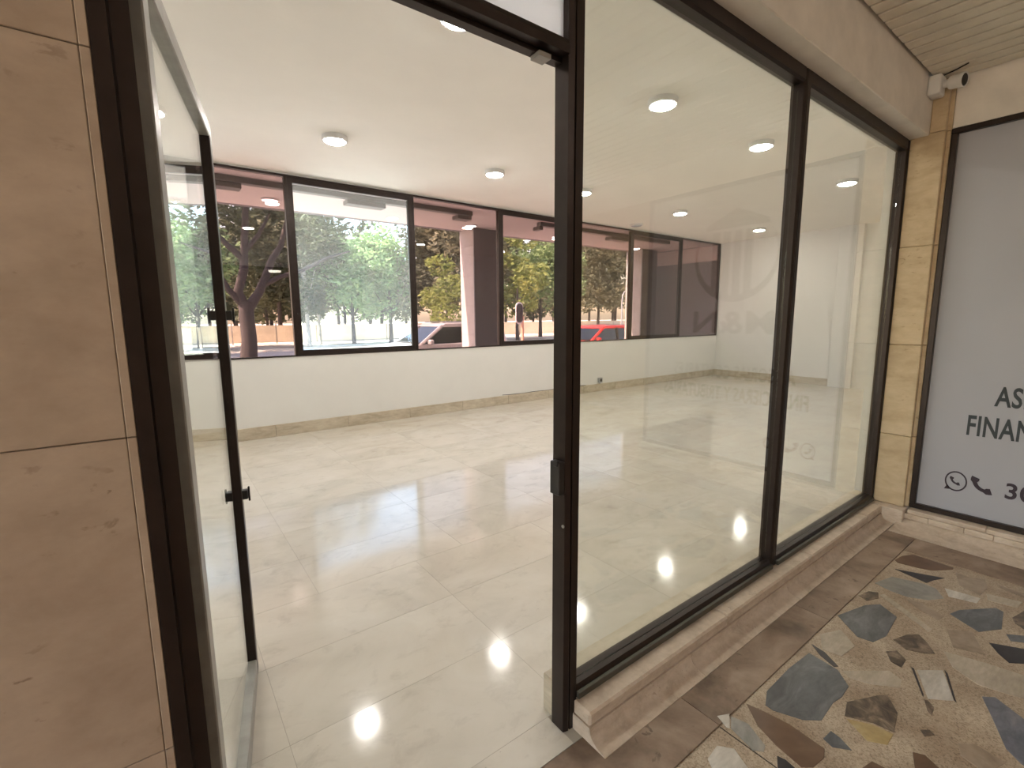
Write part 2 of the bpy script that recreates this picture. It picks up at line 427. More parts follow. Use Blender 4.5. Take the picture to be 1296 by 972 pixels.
for a, b in zip([-.17, -.9, -1.5], [-.9, -1.5, -2.09]):
    rel(MB().prism(prof, 'y', b+.0008, a-.0008).build('cove_slab', M_plin, ps, smooth=True), ps)

# ------------------------------------------------------------------ arcade in front of the shop
AX0, AY0 = -7.0, -4.6
WZ = [-.0, .625, 1.283, 1.955, 2.63, 3.01]
pier = struct(empty('wall_pier', (-1, 0, 0)), 'wall of large brown travertine slabs beside the open door', 'wall')
xs = [-.0615, -1.0, -1.94, -2.88, -3.82, -4.76, -5.7, -7.0]
for i in range(5):
    for a, b in zip(xs[:-1], xs[1:]):
        rel(B(b+.0006, a-.0006, -.0, .064, WZ[i]+.0009, WZ[i+1]-.0009).build('stone_slab', M_pier, pier, bevel=.0015), pier)
    rel(B(-.0612, -.0468, -.0005, .064, WZ[i]+.0009, WZ[i+1]-.0009).build('edge_strip', M_pier, pier, bevel=.0012), pier)
pil = struct(empty('wall_pillar', (4.35, -.1, 0)), 'tan travertine corner pillar between storefront and grey sign', 'pillar')
PZ = [FB, .637, 1.29, 1.965, 2.692, 3.01]
for i in range(5):
    y1 = -.003 if i < 4 else -.101
    rel(B(4.2745 if i < 4 else 4.2745, 4.5, -.205, y1, PZ[i]+.001, PZ[i+1]-.001).build('stone_slab', M_pill, pil, bevel=.004), pil)
    if i < 4: rel(B(4.235, 4.2742, -.185, -.003, PZ[i]+.001, PZ[i+1]-.001).build('face_slab', M_pill, pil, bevel=.004), pil)
    else: rel(B(4.235, 4.2742, -.185, -.101, PZ[i]+.001, PZ[i+1]-.001).build('face_slab', M_pill, pil, bevel=.004), pil)
rel(B(4.15, 4.2742, -.205, -.003, 0, FB-.0005).build('foot_stone', M_plin, pil, bevel=.004), pil)
# beams above the glass and above the sign
struct(B(AX0, 4.2742, -.100, .0655, 2.681, 3.3).build('wall_beam_front', M_beam, bevel=.004), 'aged white plaster beam above the storefront glass', 'beam')
struct(B(4.283, 4.7, AY0, -.206, 2.70, 3.3).build('wall_beam_side', M_beam, bevel=.004), 'aged white plaster beam above the grey sign', 'beam')
ac = struct(B(AX0, 4.283, AY0, -.1005, 3.075, 3.16).build('ceiling_arcade', M_gap), 'cream painted board ceiling of the arcade', 'ceiling')
bmesh_ = None; x = 4.275
bm_len = -.104-AY0
bmsh = MB().prism([(-.0455, 3.074), (-.0455, 3.013), (-.042, 3.010), (.042, 3.010), (.0455, 3.013), (.0455, 3.074)], 'y', AY0, -.118).mesh('ceiling_board', M_board)
while x-.055 > AX0:
    link('ceiling_board', bmsh, ac, (x-.055, 0, 0)); x -= .1085
# arcade rear wall and far side (behind the camera) and sign wall
struct(B(AX0, 4.7, AY0-.2, AY0, -.05, 3.3).build('wall_arcade_rear', plain('beige_render', (.50, .42, .34), .8)), 'beige rendered wall across the arcade from the storefront', 'wall')
sw = MB().box(4.43, 4.7, AY0, -.206, -.05, 2.70).box(4.283, 4.43, AY0, -2.10, -.05, 2.70)
struct(sw.build('wall_sign_side', M_pill), 'tan stone wall carrying the grey sign', 'wall')
# warm fill lights added out of view to brighten the arcade
arc_proto = None
for x, y in ((1.0, -2.6), (-1.9, -2.6), (2.9, -3.2), (-4.9, -2.6)):
    if arc_proto is None:
        t = empty('added_arcade_light', (x, y, 3.008)); arc_proto = t
        MB().lathe([(.17, 0), (.17, -.025), (.15, -.028), (.15, 0)], n=32).build('rim', M_wht, t, smooth=True)
        MB().lathe([(.149, -.015), (.16, -.03), (.16, -.14), (.14, -.16), (.02, -.165)], n=32).build('diffuser', M_afill, t, smooth=True)
    else:
        t = copy_tree(arc_proto); t.location = (x, y, 3.008)
    tag(t, 'added unseen warm round fill light on the arcade board ceiling', 'light', 'added arcade fill lights')

# ------------------------------------------------------------------ arcade floor: borders and broken-marble mosaic
def terrazzo():
    m, n, l, p = newmat('beige_terrazzo_bed')
    v = coords(n, l, False)
    a = noise(n, l, v, 130, 2, .6); b = noise(n, l, v, 5, 4); vo = n.new('ShaderNodeTexVoronoi'); vo.inputs['Scale'].default_value = 210
    l.new(v, vo.inputs['Vector'])
    c1 = ramp(n, l, vo.outputs['Color'], [(.1, (.27, .21, .15)), (.4, (.42, .34, .255)), (.8, (.50, .415, .32))])
    c2 = ramp(n, l, b, [(.35, (.72, .66, .62)), (.65, (1, 1, 1))])
    l.new(mix(n, l, 1.0, c1, c2, 'MULTIPLY'), p.inputs['Base Color']); p.inputs['Roughness'].default_value = .5
    bump(n, l, a, .2, .002, p); return m
M_terr = terrazzo()
fa = struct(B(AX0, 4.2, AY0, -.051, -.06, -.0045).build('floor_arcade', M_terr), 'broken marble mosaic floor of the arcade', 'floor')
# terrazzo bed fields separated by thin dark joints
JX = 1.535
for a, b, c, d in ((AX0, JX-.003, AY0, -.327), (JX+.003, 3.728, AY0, -.327)):
    B(a, b, c, d, -.0044, 0).build('terrazzo_bed', M_terr, fa)
B(JX-.003, JX+.003, AY0, -.327, -.0044, -.001).build('joint_strip', M_gap, fa)
def bslab(*a): B(*a, -.0044, .001).build('border_slab', M_bord, fa, bevel=.001)
xs = [-6.0, -4.6, -3.2, -1.8, -.4, .915]
for a, b in zip(xs[:-1], xs[1:]): bslab(a+.001, b-.001, -.321, -.0525)
for a, b in zip([.915, 1.54, 2.55, 3.55], [1.54, 2.55, 3.55, 3.985]): bslab(a+.001, b-.001, -.321, -.161 if a > 1 else -.0525)
for a, b in zip([-.325, -1.1, -2.0, -2.9], [-1.1, -2.0, -2.9, AY0]): bslab(3.734, 3.988, b+.001, a-.001)

def stone_mat(name, cols, rough=.35, scale=6, stretch=(1, 1, 1)):
    m, n, l, p = newmat(name)
    v = coords(n, l, True, stretch); a = noise(n, l, v, scale, 7, .65, .8); b = noise(n, l, v, scale*5, 4)
    c = ramp(n, l, a, [(.3, cols[0]), (.5, cols[1]), (.7, cols[2])])
    f = ramp(n, l, b, [(.3, (.75, .75, .75)), (.7, (1, 1, 1))])
    l.new(mix(n, l, .8, c, f, 'MULTIPLY'), p.inputs['Base Color']); p.inputs['Roughness'].default_value = rough
    return m
SM = {
 'slate': stone_mat('slate_blue_marble', ((.075, .08, .085), (.125, .13, .14), (.20, .205, .215)), stretch=(1, 2.5, 1)),
 'blue': stone_mat('blue_grey_marble', ((.10, .11, .14), (.17, .175, .21), (.26, .25, .27)), stretch=(1, 2.5, 1)),
 'pgrey': stone_mat('pale_grey_marble', ((.17, .165, .155), (.27, .26, .24), (.38, .35, .31))),
 'brown': stone_mat('red_brown_marble', ((.11, .062, .038), (.16, .092, .055), (.21, .13, .08)), .4, 3),
 'black': stone_mat('black_marble', ((.02, .017, .02), (.035, .03, .035), (.06, .052, .055))),
 'pale': stone_mat('cream_marble', ((.36, .30, .23), (.45, .385, .305), (.53, .46, .38)), .35, 5, (1, 3, 1)),
 'white': stone_mat('white_marble', ((.40, .36, .31), (.54, .50, .45), (.64, .60, .55)), .35, 5, (1, 3, 1)),
 'tan': stone_mat('tan_marble', ((.24, .18, .13), (.33, .255, .19), (.40, .32, .245)), .4, 7),
 'spot': stone_mat('brecciated_brown_marble', ((.03, .025, .022), (.13, .095, .07), (.34, .26, .19)), .35, 16),
 'yel': stone_mat('ochre_marble', ((.36, .25, .10), (.45, .34, .16), (.50, .42, .26)), .4, 8),
}
def T(crop, pts):
    ox, oy, s = crop; return [(ox+a*s, oy+b*s) for a, b in pts]
K5 = (860, 780, .1975); K6 = (1060, 780, .1975); K7 = (980, 660, .2438)
STONES = [
 ('slate', T(K5, [(830,235),(1015,345),(1085,450),(1040,520),(985,555),(910,668),(790,665),(600,605),(550,570),(560,480),(700,335)])),
 ('brown', T(K5, [(430,562),(540,610),(700,690),(930,850),(925,910),(860,968),(780,968),(620,830),(500,700)])),
 ('pgrey', T(K5, [(330,640),(440,690),(550,830),(540,870),(470,860),(330,720)])),
 ('white', T(K5, [(240,640),(320,625),(322,720),(300,712)])),
 ('black', T(K5, [(845,178),(930,230),(1018,322),(990,325),(900,250)])),
 ('slate', T(K5, [(970,735),(1030,780),(1105,860),(980,840),(920,785)])),
 ('white', T(K5, [(240,830),(350,850),(450,990),(300,1080),(220,1000),(180,915)])),
 ('black', T(K5, [(625,895),(680,920),(740,972),(700,1020),(630,985)])),
 ('spot', T(K6, [(60,550),(270,505),(320,505),(385,620),(362,745),(230,686),(45,640)])),
 ('yel', T(K6, [(58,658),(230,697),(358,758),(320,825),(190,800)])),
 ('spot', T(K6, [(355,150),(450,115),(520,115),(575,170),(625,240),(560,240),(440,215)])),
 ('spot', T(K6, [(310,225),(380,220),(440,280),(410,330),(340,290)])),
 ('white', T(K6, [(510,345),(675,348),(745,540),(700,540),(580,528)])),
 ('spot', T(K6, [(555,535),(580,540),(620,585),(605,640),(575,605)])),
 ('black', T(K6, [(472,325),(490,335),(552,505),(548,520)])),
 ('black', T(K6, [(685,345),(705,365),(762,555),(745,535)])),
 ('blue', T(K6, [(925,515),(1010,520),(1195,660),(1300,800),(1280,1000),(1180,950),(1080,850),(990,650)])),
 ('black', T(K6, [(970,170),(1195,210),(1320,230),(1300,310),(1100,300),(1030,240)])),
 ('slate', T(K6, [(1080,115),(1195,125),(1290,140),(1280,180),(1110,160)])),
 ('pale', T(K6, [(680,225),(950,300),(1195,380),(1320,420),(1300,560),(1100,505),(900,440),(740,330)])),
 ('tan', T(K6, [(700,85),(860,100),(950,250),(740,200)])),
 ('brown', T(K6, [(480,870),(560,890),(650,972),(700,1040),(500,1010)])),
 ('brown', T(K6, [(140,985),(220,930),(330,985),(240,1050)])),
 ('spot', T(K6, [(530,728),(590,730),(625,762),(560,772)])),
 ('tan', T(K6, [(770,815),(880,820),(1080,940),(980,1000),(900,970),(790,895)])),
 ('pale', T(K6, [(30,352),(330,350),(412,410),(400,460),(200,435),(80,400)])),
 ('slate', [(1060,779),(1095,766),(1114,765),(1135,781),(1122,805),(1105,813),(1085,806)]),
 ('brown', T(K7, [(625,200),(660,180),(720,172),(930,240),(928,250),(820,256),(740,240),(640,215)])),
 ('black', T(K7, [(625,247),(885,295),(830,305),(790,320)])),
 ('pgrey', T(K7, [(520,320),(610,287),(780,325),(840,350),(880,400),(800,410),(690,392),(600,360)])),
 ('spot', T(K7, [(440,385),(490,362),(540,370),(540,400),(480,412)])),
 ('tan', T(K7, [(685,405),(760,420),(880,495),(850,515),(740,450)])),
 ('slate', T(K7, [(910,480),(960,460),(1150,450),(1190,470),(1180,560),(1060,574)])),
 ('white', T(K7, [(885,347),(1070,400),(1050,425),(905,390)])),
 ('pale', T(K7, [(1100,375),(1290,420),(1260,450),(1110,410)])),
 ('spot', T(K7, [(1235,500),(1296,465),(1330,500),(1296,560),(1250,530)])),
 ('tan', T(K7, [(1145,325),(1296,375),(1330,400),(1296,395),(1200,360)])),
 ('pale', T(K7, [(545,382),(570,377),(820,560),(800,574)])),
 ('tan', T(K7, [(940,265),(1010,290),(1095,302),(1105,348),(1068,385),(960,335)])),
 ('pale', [(1038,803),(1064,797),(1082,818),(1065,831),(1041,822)]),
]
def hull_ok(c, r, used): return all((c-q).length > r+s+.01 for q, s in used)
used = []
def stone(kind, pts):
    n = len(pts); cx = sum(p.x for p in pts)/n; cy = sum(p.y for p in pts)/n
    h = .0018; v = []; ins = .0015
    for p in pts: v.append((p.x-cx, p.y-cy, -.002))
    for p in pts: v.append((p.x-cx, p.y-cy, h*.5))
    for p in pts:
        d = Vector((p.x-cx, p.y-cy)); L = max(d.length, .004); d *= (L-ins)/L; v.append((d.x, d.y, h))
    f = [tuple(range(2*n, 3*n))]
    for k in range(2):
        f += [(k*n+i, k*n+(i+1) % n, (k+1)*n+(i+1) % n, (k+1)*n+i) for i in range(n)]
    mb = MB(); mb.add(v, f); mb.build('mosaic_stone', SM[kind], fa).location = (cx, cy, 0)
    used.append((Vector((cx, cy)), max((Vector((p.x-cx, p.y-cy))).length for p in pts)))
for kind, px in STONES: stone(kind, [unz(u, v, 0) for u, v in px])
random.seed(5)
kinds = ['slate', 'blue', 'pgrey', 'brown', 'black', 'pale', 'white', 'tan', 'spot', 'pale', 'tan', 'pale']
cnt = 0
for _ in range(4000):
    c = Vector((random.uniform(-2.2, 3.6), random.uniform(-3.4, -.42))); r = random.choice((.05, .08, .11, .16))
    if c.x+r > 3.70 or c.y+r > -.34 or abs(c.x-JX) < r+.01 or not hull_ok(c, r, used): continue
    n = random.randint(4, 7); ph = random.random()*6; el = random.uniform(.45, .95); ro = random.random()*PI
    pts = []
    for k in range(n):
        q = ph+2*PI*k/n+random.uniform(-.3, .3); rr = r*random.uniform(.75, 1)
        a, b = rr*math.cos(q), rr*math.sin(q)*el
        pts.append(Vector((c.x+a*math.cos(ro)-b*math.sin(ro), c.y+a*math.sin(ro)+b*math.cos(ro), 0)))
    stone(random.choice(kinds), pts); cnt += 1
    if cnt > 190: break

# ------------------------------------------------------------------ grey sign
sg = tag(empty('wall_sign', (4.32, -1.15, FB)), 'pale grey shop sign panel with dark lettering in a bronze frame', 'sign')
SY0, SY1, SZ0, SZ1 = -.2065, -2.098, FB+.003, 2.698
rel(B(4.305, 4.32, SY1+.03, SY0-.03, SZ0+.03, SZ1-.03).build('panel', M_sign, sg), sg)
for a in ((SY1, SY0, SZ0, SZ0+.034), (SY1, SY0, SZ1-.034, SZ1), (SY0-.034, SY0, SZ0+.034, SZ1-.034), (SY1, SY1+.034, SZ0+.034, SZ1-.034)):
    rel(B(4.272 if a[0] != SY1 or True else 0, 4.335, a[0], a[1], a[2], a[3]).build('frame_rail', M_alu, sg, bevel=.003), sg)
SX = 4.3045
def signtext(body, y0, y1, z0, z1, mat, weight=.012):
    cu = bpy.data.curves.new('lettering', 'FONT'); cu.body = body; cu.size = 1; cu.offset = weight; cu.extrude = .004; cu.space_character = 1.05
    cu.resolution_u = 4
    o = bpy.data.objects.new('tmp', cu); C.objects.link(o); bpy.context.view_layer.update()
    me = bpy.data.meshes.new_from_object(o.evaluated_get(bpy.context.evaluated_depsgraph_get()))
    bpy.data.objects.remove(o); me.name = 'lettering'
    xs_ = [v.co.x for v in me.vertices]; ys_ = [v.co.y for v in me.vertices]
    ax, bx_, ay, by = min(xs_), max(xs_), min(ys_), max(ys_)
    for v in me.vertices:
        u = (v.co.x-ax)/(bx_-ax); t = (v.co.y-ay)/(by-ay)
        v.co = Vector((SX-.0005-(.0012 if v.co.z > 0 else 0), y0+(y1-y0)*u, z0+(z1-z0)*t))
    me.materials.clear(); me.materials.append(mat)
    return rel(link('lettering', me, sg), sg)
signtext('ASESORIAS CONTABLES', -.568, -1.745, .908, 1.04, M_ink, .02)
signtext('FINANCIERAS Y TRIBUTARIAS', -.455, -1.86, .697, .836, M_ink, .02)
signtext('30', -.672, -.80, .318, .424, M_inkp, .02)
signtext('M&N', -.775, -1.55, 1.335, 1.545, M_ink, .022)
def signpoly(nm, poly, mat=M_ink):   # poly in (y, z)
    return rel(MB().prism(poly, 'x', SX-.0018, SX).build(nm, mat, sg), sg)
cy, cz = -1.16, 2.03
outer = [(cy+.40*math.cos(q), cz+.40*math.sin(q)) for q in [PI+math.radians(-35)+math.radians(250)*k/40 for k in range(41)]]
inner = [(cy+.375*math.cos(q), cz+.045+.385*math.sin(q)) for q in [PI+math.radians(-30)+math.radians(240)*k/40 for k in range(41)]]
mb = MB(); n_ = 41
mb.add([(SX-.0018, *p) for p in outer]+[(SX-.0018, *p) for p in inner], [(i, i+1, n_+i+1, n_+i) for i in range(n_-1)])
rel(mb.build('emblem_crescent', M_ink, sg), sg)
for k in range(4):
    y = -1.0-.105*k
    zb = cz-.40*math.cos(math.asin(min(.95, abs(y-.03-cy)/.40)))+.05
    signpoly('emblem_column', [(y, zb), (y-.07, zb), (y-.07, 2.27), (y, 2.27)])
signpoly('emblem_pediment', [(-.86, 2.30), (-1.46, 2.30), (-1.44, 2.345), (-1.16, 2.47), (-.88, 2.345)])
def handset(cy, cz, s, nm):
    pts = []
    for k in range(13):
        q = math.radians(160+130*k/12)
        pts.append((SX-.001, cy-s*(.3+math.cos(q)), cz+s*(.33+math.sin(q))))
    m_ = MB(); n = len(pts)
    v = []; 
    for k, p in enumerate(pts):
        t = k/(n-1); wd = s*(.18 if .2 < t < .8 else .33)
        q = math.radians(160+130*t); dy, dz = -math.cos(q), math.sin(q)
        v += [(SX-.0018, p[1]+dy*wd, p[2]+dz*wd), (SX-.0018, p[1]-dy*wd, p[2]-dz*wd)]
    m_.add(v, [(2*i, 2*i+1, 2*i+3, 2*i+2) for i in range(n-1)])
    return rel(m_.build(nm, M_inkp, sg), sg)
handset(-.569, .379, .062, 'handset_symbol')
ring = MB(); ro = [(-.434-.057*math.cos(2*PI*k/36), .367+.070*math.sin(2*PI*k/36)) for k in range(36)]
ri = [(-.434-.049*math.cos(2*PI*k/36), .367+.060*math.sin(2*PI*k/36)) for k in range(36)]
ring.add([(SX-.0018, *p) for p in ro]+[(SX-.0018, *p) for p in ri], [(i, (i+1) % 36, 36+(i+1) % 36, 36+i) for i in range(36)])
rb = rel(ring.build('speech_bubble_symbol', M_inkp, sg), sg)
signpoly('bubble_tail', [(-.378, .30), (-.415, .305), (-.392, .335)], M_inkp)
handset(-.434, .372, .032, 'handset_symbol')

# ------------------------------------------------------------------ surveillance camera in the corner
cc = tag(empty('security_camera', (4.2, -.13, 2.95)), 'white bullet security camera on a junction box above the stone pillar', 'security camera')
rel(B(4.085, 4.20, -.168, -.1005, 2.885, 3.004).build('junction_box', M_wht, cc, bevel=.012, seg=3, smooth=True), cc)
d = Vector((-.25, -.95, -.16)).normalized(); p0 = Vector((4.15, -.168, 2.95)); 
rel(MB().tube([p0+Vector((0, .006, 0)), p0+d*.02, p0+d*.035], [.024, .024, .018], 16).build('mount_arm', M_wht, cc, smooth=True), cc)
Mr = d.to_track_quat('Z', 'Y').to_matrix(); q0 = p0+d*.03
body = rel(MB().lathe([(.028, 0), (.038, .008), (.040, .02), (.040, .058), (.043, .060), (.043, .080), (.036, .082), (.035, .072)], q0, 28, Mr).build('camera_body', M_wht, cc, smooth=True), cc)
rel(MB().lathe([(.0345, .0725), (.0345, .077), (.028, .079)], q0, 28, Mr).build('lens_window', M_blk, cc, smooth=True), cc)
rel(MB().tube([(4.15, -.15, 3.003), (4.15, -.175, 3.0055), (4.12, -.23, 3.0055), (4.08, -.29, 3.0055)], .004, 8).build('cable', M_blk, cc), cc)

# ------------------------------------------------------------------ room: lights, outlet, cable
M_off = plain('glossy_opal_glass', (.55, .60, .66), .08, var=.05)
proto = None
def roomlight(x, y, label, group, mat=M_lamp):
    global proto
    if proto is None:
        t = empty('ceiling_light', (x, y, CZ)); proto = t
        MB().lathe([(.122, 0), (.122, -.040), (.116, -.047), (.10, -.047), (.10, 0)], n=40).build('rim', M_wht, t, smooth=True)
        MB().lathe([(.099, -.010), (.099, -.046), (.095, -.053), (.08, -.059), (.05, -.063), (.01, -.064)], n=40).build('diffuser', M_lamp, t, smooth=True)
    else:
        t = copy_tree(proto); t.location = (x, y, CZ)
    tag(t, label, 'light', group); return t
for x in (.12, 1.59, 3.52, 5.06, 7.40, 10.16):
    roomlight(x, 3.93 if x > 1 else 4.15, 'lit round ceiling light in the row nearer the street windows', 'round lights in the window row')
for x in (-1.2, 1.60, 3.56, 5.24, 7.60, 9.9):
    roomlight(x, 1.52, 'lit round ceiling light in the row nearer the storefront glass', 'round lights in the storefront row')
t = empty('ceiling_light', (7.72, 5.12, CZ))
MB().lathe([(.125, 0), (.125, -.022), (.115, -.028), (.108, -.028), (.108, 0)], n=40).build('rim', M_wht, t, smooth=True)
MB().lathe([(.107, -.004), (.107, -.026), (.09, -.036), (.05, -.044), (.01, -.046)], n=40).build('diffuser', M_off, t, smooth=True)
tag(t, 'unlit bluish round ceiling light close above the street windows', 'light')

ou = tag(empty('floor_outlet', (7.16, YB-.035, .19)), 'small grey surface socket on the baseboard below the windows', 'socket')
rel(B(7.11, 7.21, YB-.05, YB-.0005, .175, .275).build('housing', M_gry, ou, bevel=.006), ou)
rel(B(7.13, 7.19, YB-.053, YB-.05, .20, .25).build('face_plate', M_blk, ou, bevel=.001), ou)
rel(B(7.15, 7.17, YB-.03, YB-.01, .153, .175).build('conduit', M_gry, ou), ou)
pts = [(4.72+.12*k, YB-.012, .157+.004*math.sin(k*1.3)+(.012 if k == 0 else 0)) for k in range(18)]
tag(MB().tube(pts, .0045, 6).build('cable', M_blk), 'thin dark cable lying on top of the baseboard', 'cable')

# ------------------------------------------------------------------ gallery outside the street windows
M_soff = plain('pinkish_white_soffit', (.54, .46, .435), .8, var=.03, vs_=2)
M_col = plain('grey_stone_cladding', (.44, .40, .385), .6, var=.08, vs_=5, bmp=.1)
M_dark = plain('shade_toned_purple_grey', (.11, .095, .105), .6, var=.06)  # shade on column fronts and end wall is put into this colour
M_trk = plain('dark_track_metal', (.07, .055, .05), .5)
GZ = 3.35
struct(MB().box(-6, 16, YB+.16, 7.95, GZ, GZ+.3).build('ceiling_gallery', M_soff), 'pinkish white soffit of the gallery outside the windows', 'ceiling')
struct(B(-6, 16, 7.952, 8.06, GZ-.005, GZ+1.2).build('trim_4', M_dark), 'dark fascia along the outer edge of the gallery soffit', 'fascia')
for (x0, x1), lb in zip(((5.453, 6.105), (10.952, 11.6)), ('grey stone clad gallery column with the car behind it', 'grey stone clad gallery column beside the dark end wall')):
    c = struct(empty('gallery_column', ((x0+x1)/2, 7.75, -.1)), lb, 'column')
    rel(B(x0+.02, x1-.02, 7.515, 8.05, -.1, GZ).build('core', M_gap, c), c)
    z = -.1
    while z < GZ-.01:
        z1 = min(z+.62, GZ)
        rel(B(x0, x0+.02, 7.515, 8.05, z+.002, z1-.002).build('stone_panel', M_col, c), c)
        rel(B(x1-.02, x1, 7.515, 8.05, z+.002, z1-.002).build('stone_panel', M_col, c), c)
        z = z1
    rel(B(x0, x1, 7.48, 7.514, -.1, GZ).build('shaded_inner_panel', M_dark, c), c)  # face towards the building, its shade painted as a darker panel
ew = struct(MB().box(11.95, 12.15, YB+.16, 8.0, -.1, GZ).build('wall_gallery_end', M_dark), 'wall closing the gallery with shade painted into its purple grey', 'wall')  # dark tone stands in for shade and the tinted view
struct(B(11.935, 11.949, YB+.17, 8.0, 2.95, GZ-.02).build('trim_5', M_soff), 'pale band at the top of the dark gallery end wall', 'trim')
for k, (x0, x1, boxes, lb) in enumerate(((.55, 4.64, ((.62, 1.07), (2.46, 3.06), (4.36, 4.64)), 'long dark track with three boxes under the gallery soffit'),
                                    (6.2, 10.4, ((6.2, 6.3), (8.3, 8.9)), 'dark track with two boxes further along the gallery soffit'))):
    t = tag(empty('ceiling_track', ((x0+x1)/2, 6.3, GZ)), lb, 'track')
    rel(B(x0, x1, 6.22, 6.34, GZ-.075, GZ-.0).build('rail', M_trk, t, bevel=.004), t)
    for a, b in boxes: rel(B(a, b, 6.26, 6.46, GZ-.14, GZ-.076).build('box', M_trk, t, bevel=.004), t)
gp = None
for x in (1.60, 5.27, 7.6):
    if gp is None:
        gp = t = empty('gallery_light', (x, 7.3, GZ))
        MB().lathe([(.13, 0), (.13, -.02), (.112, -.025), (.11, 0)], n=32).build('rim', M_wht, t, smooth=True)
        MB().lathe([(.109, -.003), (.109, -.022), (.02, -.026)], n=32).build('diffuser', M_glamp, t, smooth=True)
    else: t = copy_tree(gp); t.location = (x, 7.3, GZ)
    tag(t, 'lit round light set in the gallery soffit outside the windows', 'light', 'gallery soffit lights')

# ------------------------------------------------------------------ street and park
M_pave = plain('pale_pavement', (.50, .47, .44), .8, var=.1, vs_=2)
M_road = plain('worn_asphalt', (.20, .195, .19), .85, var=.1, vs_=2)
def lawn():
    m, n, l, p = newmat('dry_sunny_park_ground'); v = coords(n, l, False)
    a = noise(n, l, v, .35, 6, .65); b = noise(n, l, v, 5, 4)
    c = ramp(n, l, a, [(.38, (.30, .21, .15)), (.47, (.62, .58, .48)), (.62, (.72, .69, .60))])
    f = ramp(n, l, b, [(.3, (.75, .75, .75)), (.7, (1, 1, 1))])
    l.new(mix(n, l, 1.0, c, f, 'MULTIPLY'), p.inputs['Base Color']); p.inputs['Roughness'].default_value = .9; return m
struct(B(-40, 160, YB+.16, 9.3, -.4, -.1).build('pavement', M_pave), 'pale pavement under the gallery', 'pavement')
struct(B(-40, 160, 9.3, 17.2, -.5, -.25).build('road', M_road), 'asphalt road beyond the gallery', 'road')
struct(B(-40, 160, 17.2, 17.45, -.5, 0.02).build('kerb', M_pave), 'concrete kerb along the far side of the road', 'kerb')
struct(B(-40, 160, 17.45, 23.5, -.5, 0).build('far_pavement', M_pave), 'sunlit pavement on the far side of the road', 'pavement')
struct(B(-60, 220, 23.5, 170, -.5, 0).build('park_ground', lawn()), 'dry sunlit park ground under the trees', 'ground')
M_bark = plain('dark_bark', (.05, .04, .037), .9, var=.35, vs_=9, bmp=.6)
M_barkp = plain('pale_bark', (.36, .33, .29), .9, var=.2, vs_=6, bmp=.4)
F_dark = foliage('dark_olive_leaves', ((.04, .055, .03), (.075, .09, .05), (.13, .14, .075)), .3)
F_green = foliage('fresh_green_leaves', ((.11, .17, .075), (.20, .30, .135), (.33, .43, .19)), .4)
F_yel = foliage('yellow_green_leaves', ((.11, .15, .05), (.22, .27, .08), (.38, .39, .12)), .45)
F_grey = foliage('grey_green_leaves', ((.08, .09, .06), (.15, .155, .10), (.25, .235, .14)), .35)

def leaf_mesh(name, mat, blobs, n, size, seed, shell=.55):
    """leaf sprays: small bent quads scattered through ellipsoid clumps"""
    rnd = random.Random(seed); v = []; f = []
    vol = [b[3]*b[4]*b[5] for b in blobs]; tot = sum(vol)
    for b, vo in zip(blobs, vol):
        for _ in range(int(n*vo/tot)):
            while True:
                p = Vector((rnd.uniform(-1, 1), rnd.uniform(-1, 1), rnd.uniform(-1, 1))); L = p.length
                if shell < L < 1 or (L <= shell and rnd.random() < .25): break
            c = Vector((b[0]+p.x*b[3], b[1]+p.y*b[4], b[2]+p.z*b[5]))
            if mnoise.noise(c*(2.2/max(.6, min(b[3], b[5])))) < -.08: continue
            s = size*rnd.uniform(.6, 1.35)
            a = Vector((rnd.gauss(0, 1), rnd.gauss(0, 1), rnd.gauss(0, .5))).normalized()
            t = a.cross(Vector((rnd.gauss(0, 1), rnd.gauss(0, 1), rnd.gauss(0, 1)))).normalized()
            nrm = a.cross(t); k = len(v)
            v += [c-a*s, c+t*s*.42+nrm*s*.12, c+a*s, c-t*s*.42+nrm*s*.12]
            f.append((k, k+1, k+2, k+3))
    me = bpy.data.meshes.new(name); me.from_pydata([tuple(q) for q in v], [], f); me.materials.append(mat); return me

def blobs_for(rx, rz, zc, n, seed, flat=.75):
    rnd = random.Random(seed); out = []
    for _ in range(n):
        a = rnd.random()*2*PI; r = rx*rnd.uniform(.15, .78); z = zc+rz*rnd.uniform(-.8, .8)
        k = max(.3, 1-abs(z-zc)/rz*.5); s = rx*rnd.uniform(.28, .5)
        out.append((r*k*math.cos(a), r*k*math.sin(a), z, s, s, s*flat))
    return out
CROWN = {}
def crown(key, mat, rx, rz, zc, nb, n, size, seed):
    CROWN[key] = leaf_mesh('foliage', mat, blobs_for(rx, rz, zc, nb, seed), n, size, seed)
crown('small', F_green, 2.7, 1.9, 3.6, 20, 10000, 0.14, 1)
crown('bush', F_green, 3.4, 3.0, 4.2, 22, 12000, 0.155, 2)
crown('olive', F_yel, 3.2, 2.6, 4.6, 5, 2600, 0.21, 3)
crown('tall', F_dark, 4.2, 6.0, 9.0, 34, 8000, 0.3, 4)
crown('grey', F_grey, 4.6, 6.2, 8.2, 34, 10000, 0.3, 6)
crown('wide', F_dark, 5.0, 4.2, 6.0, 30, 7000, 0.28, 7)
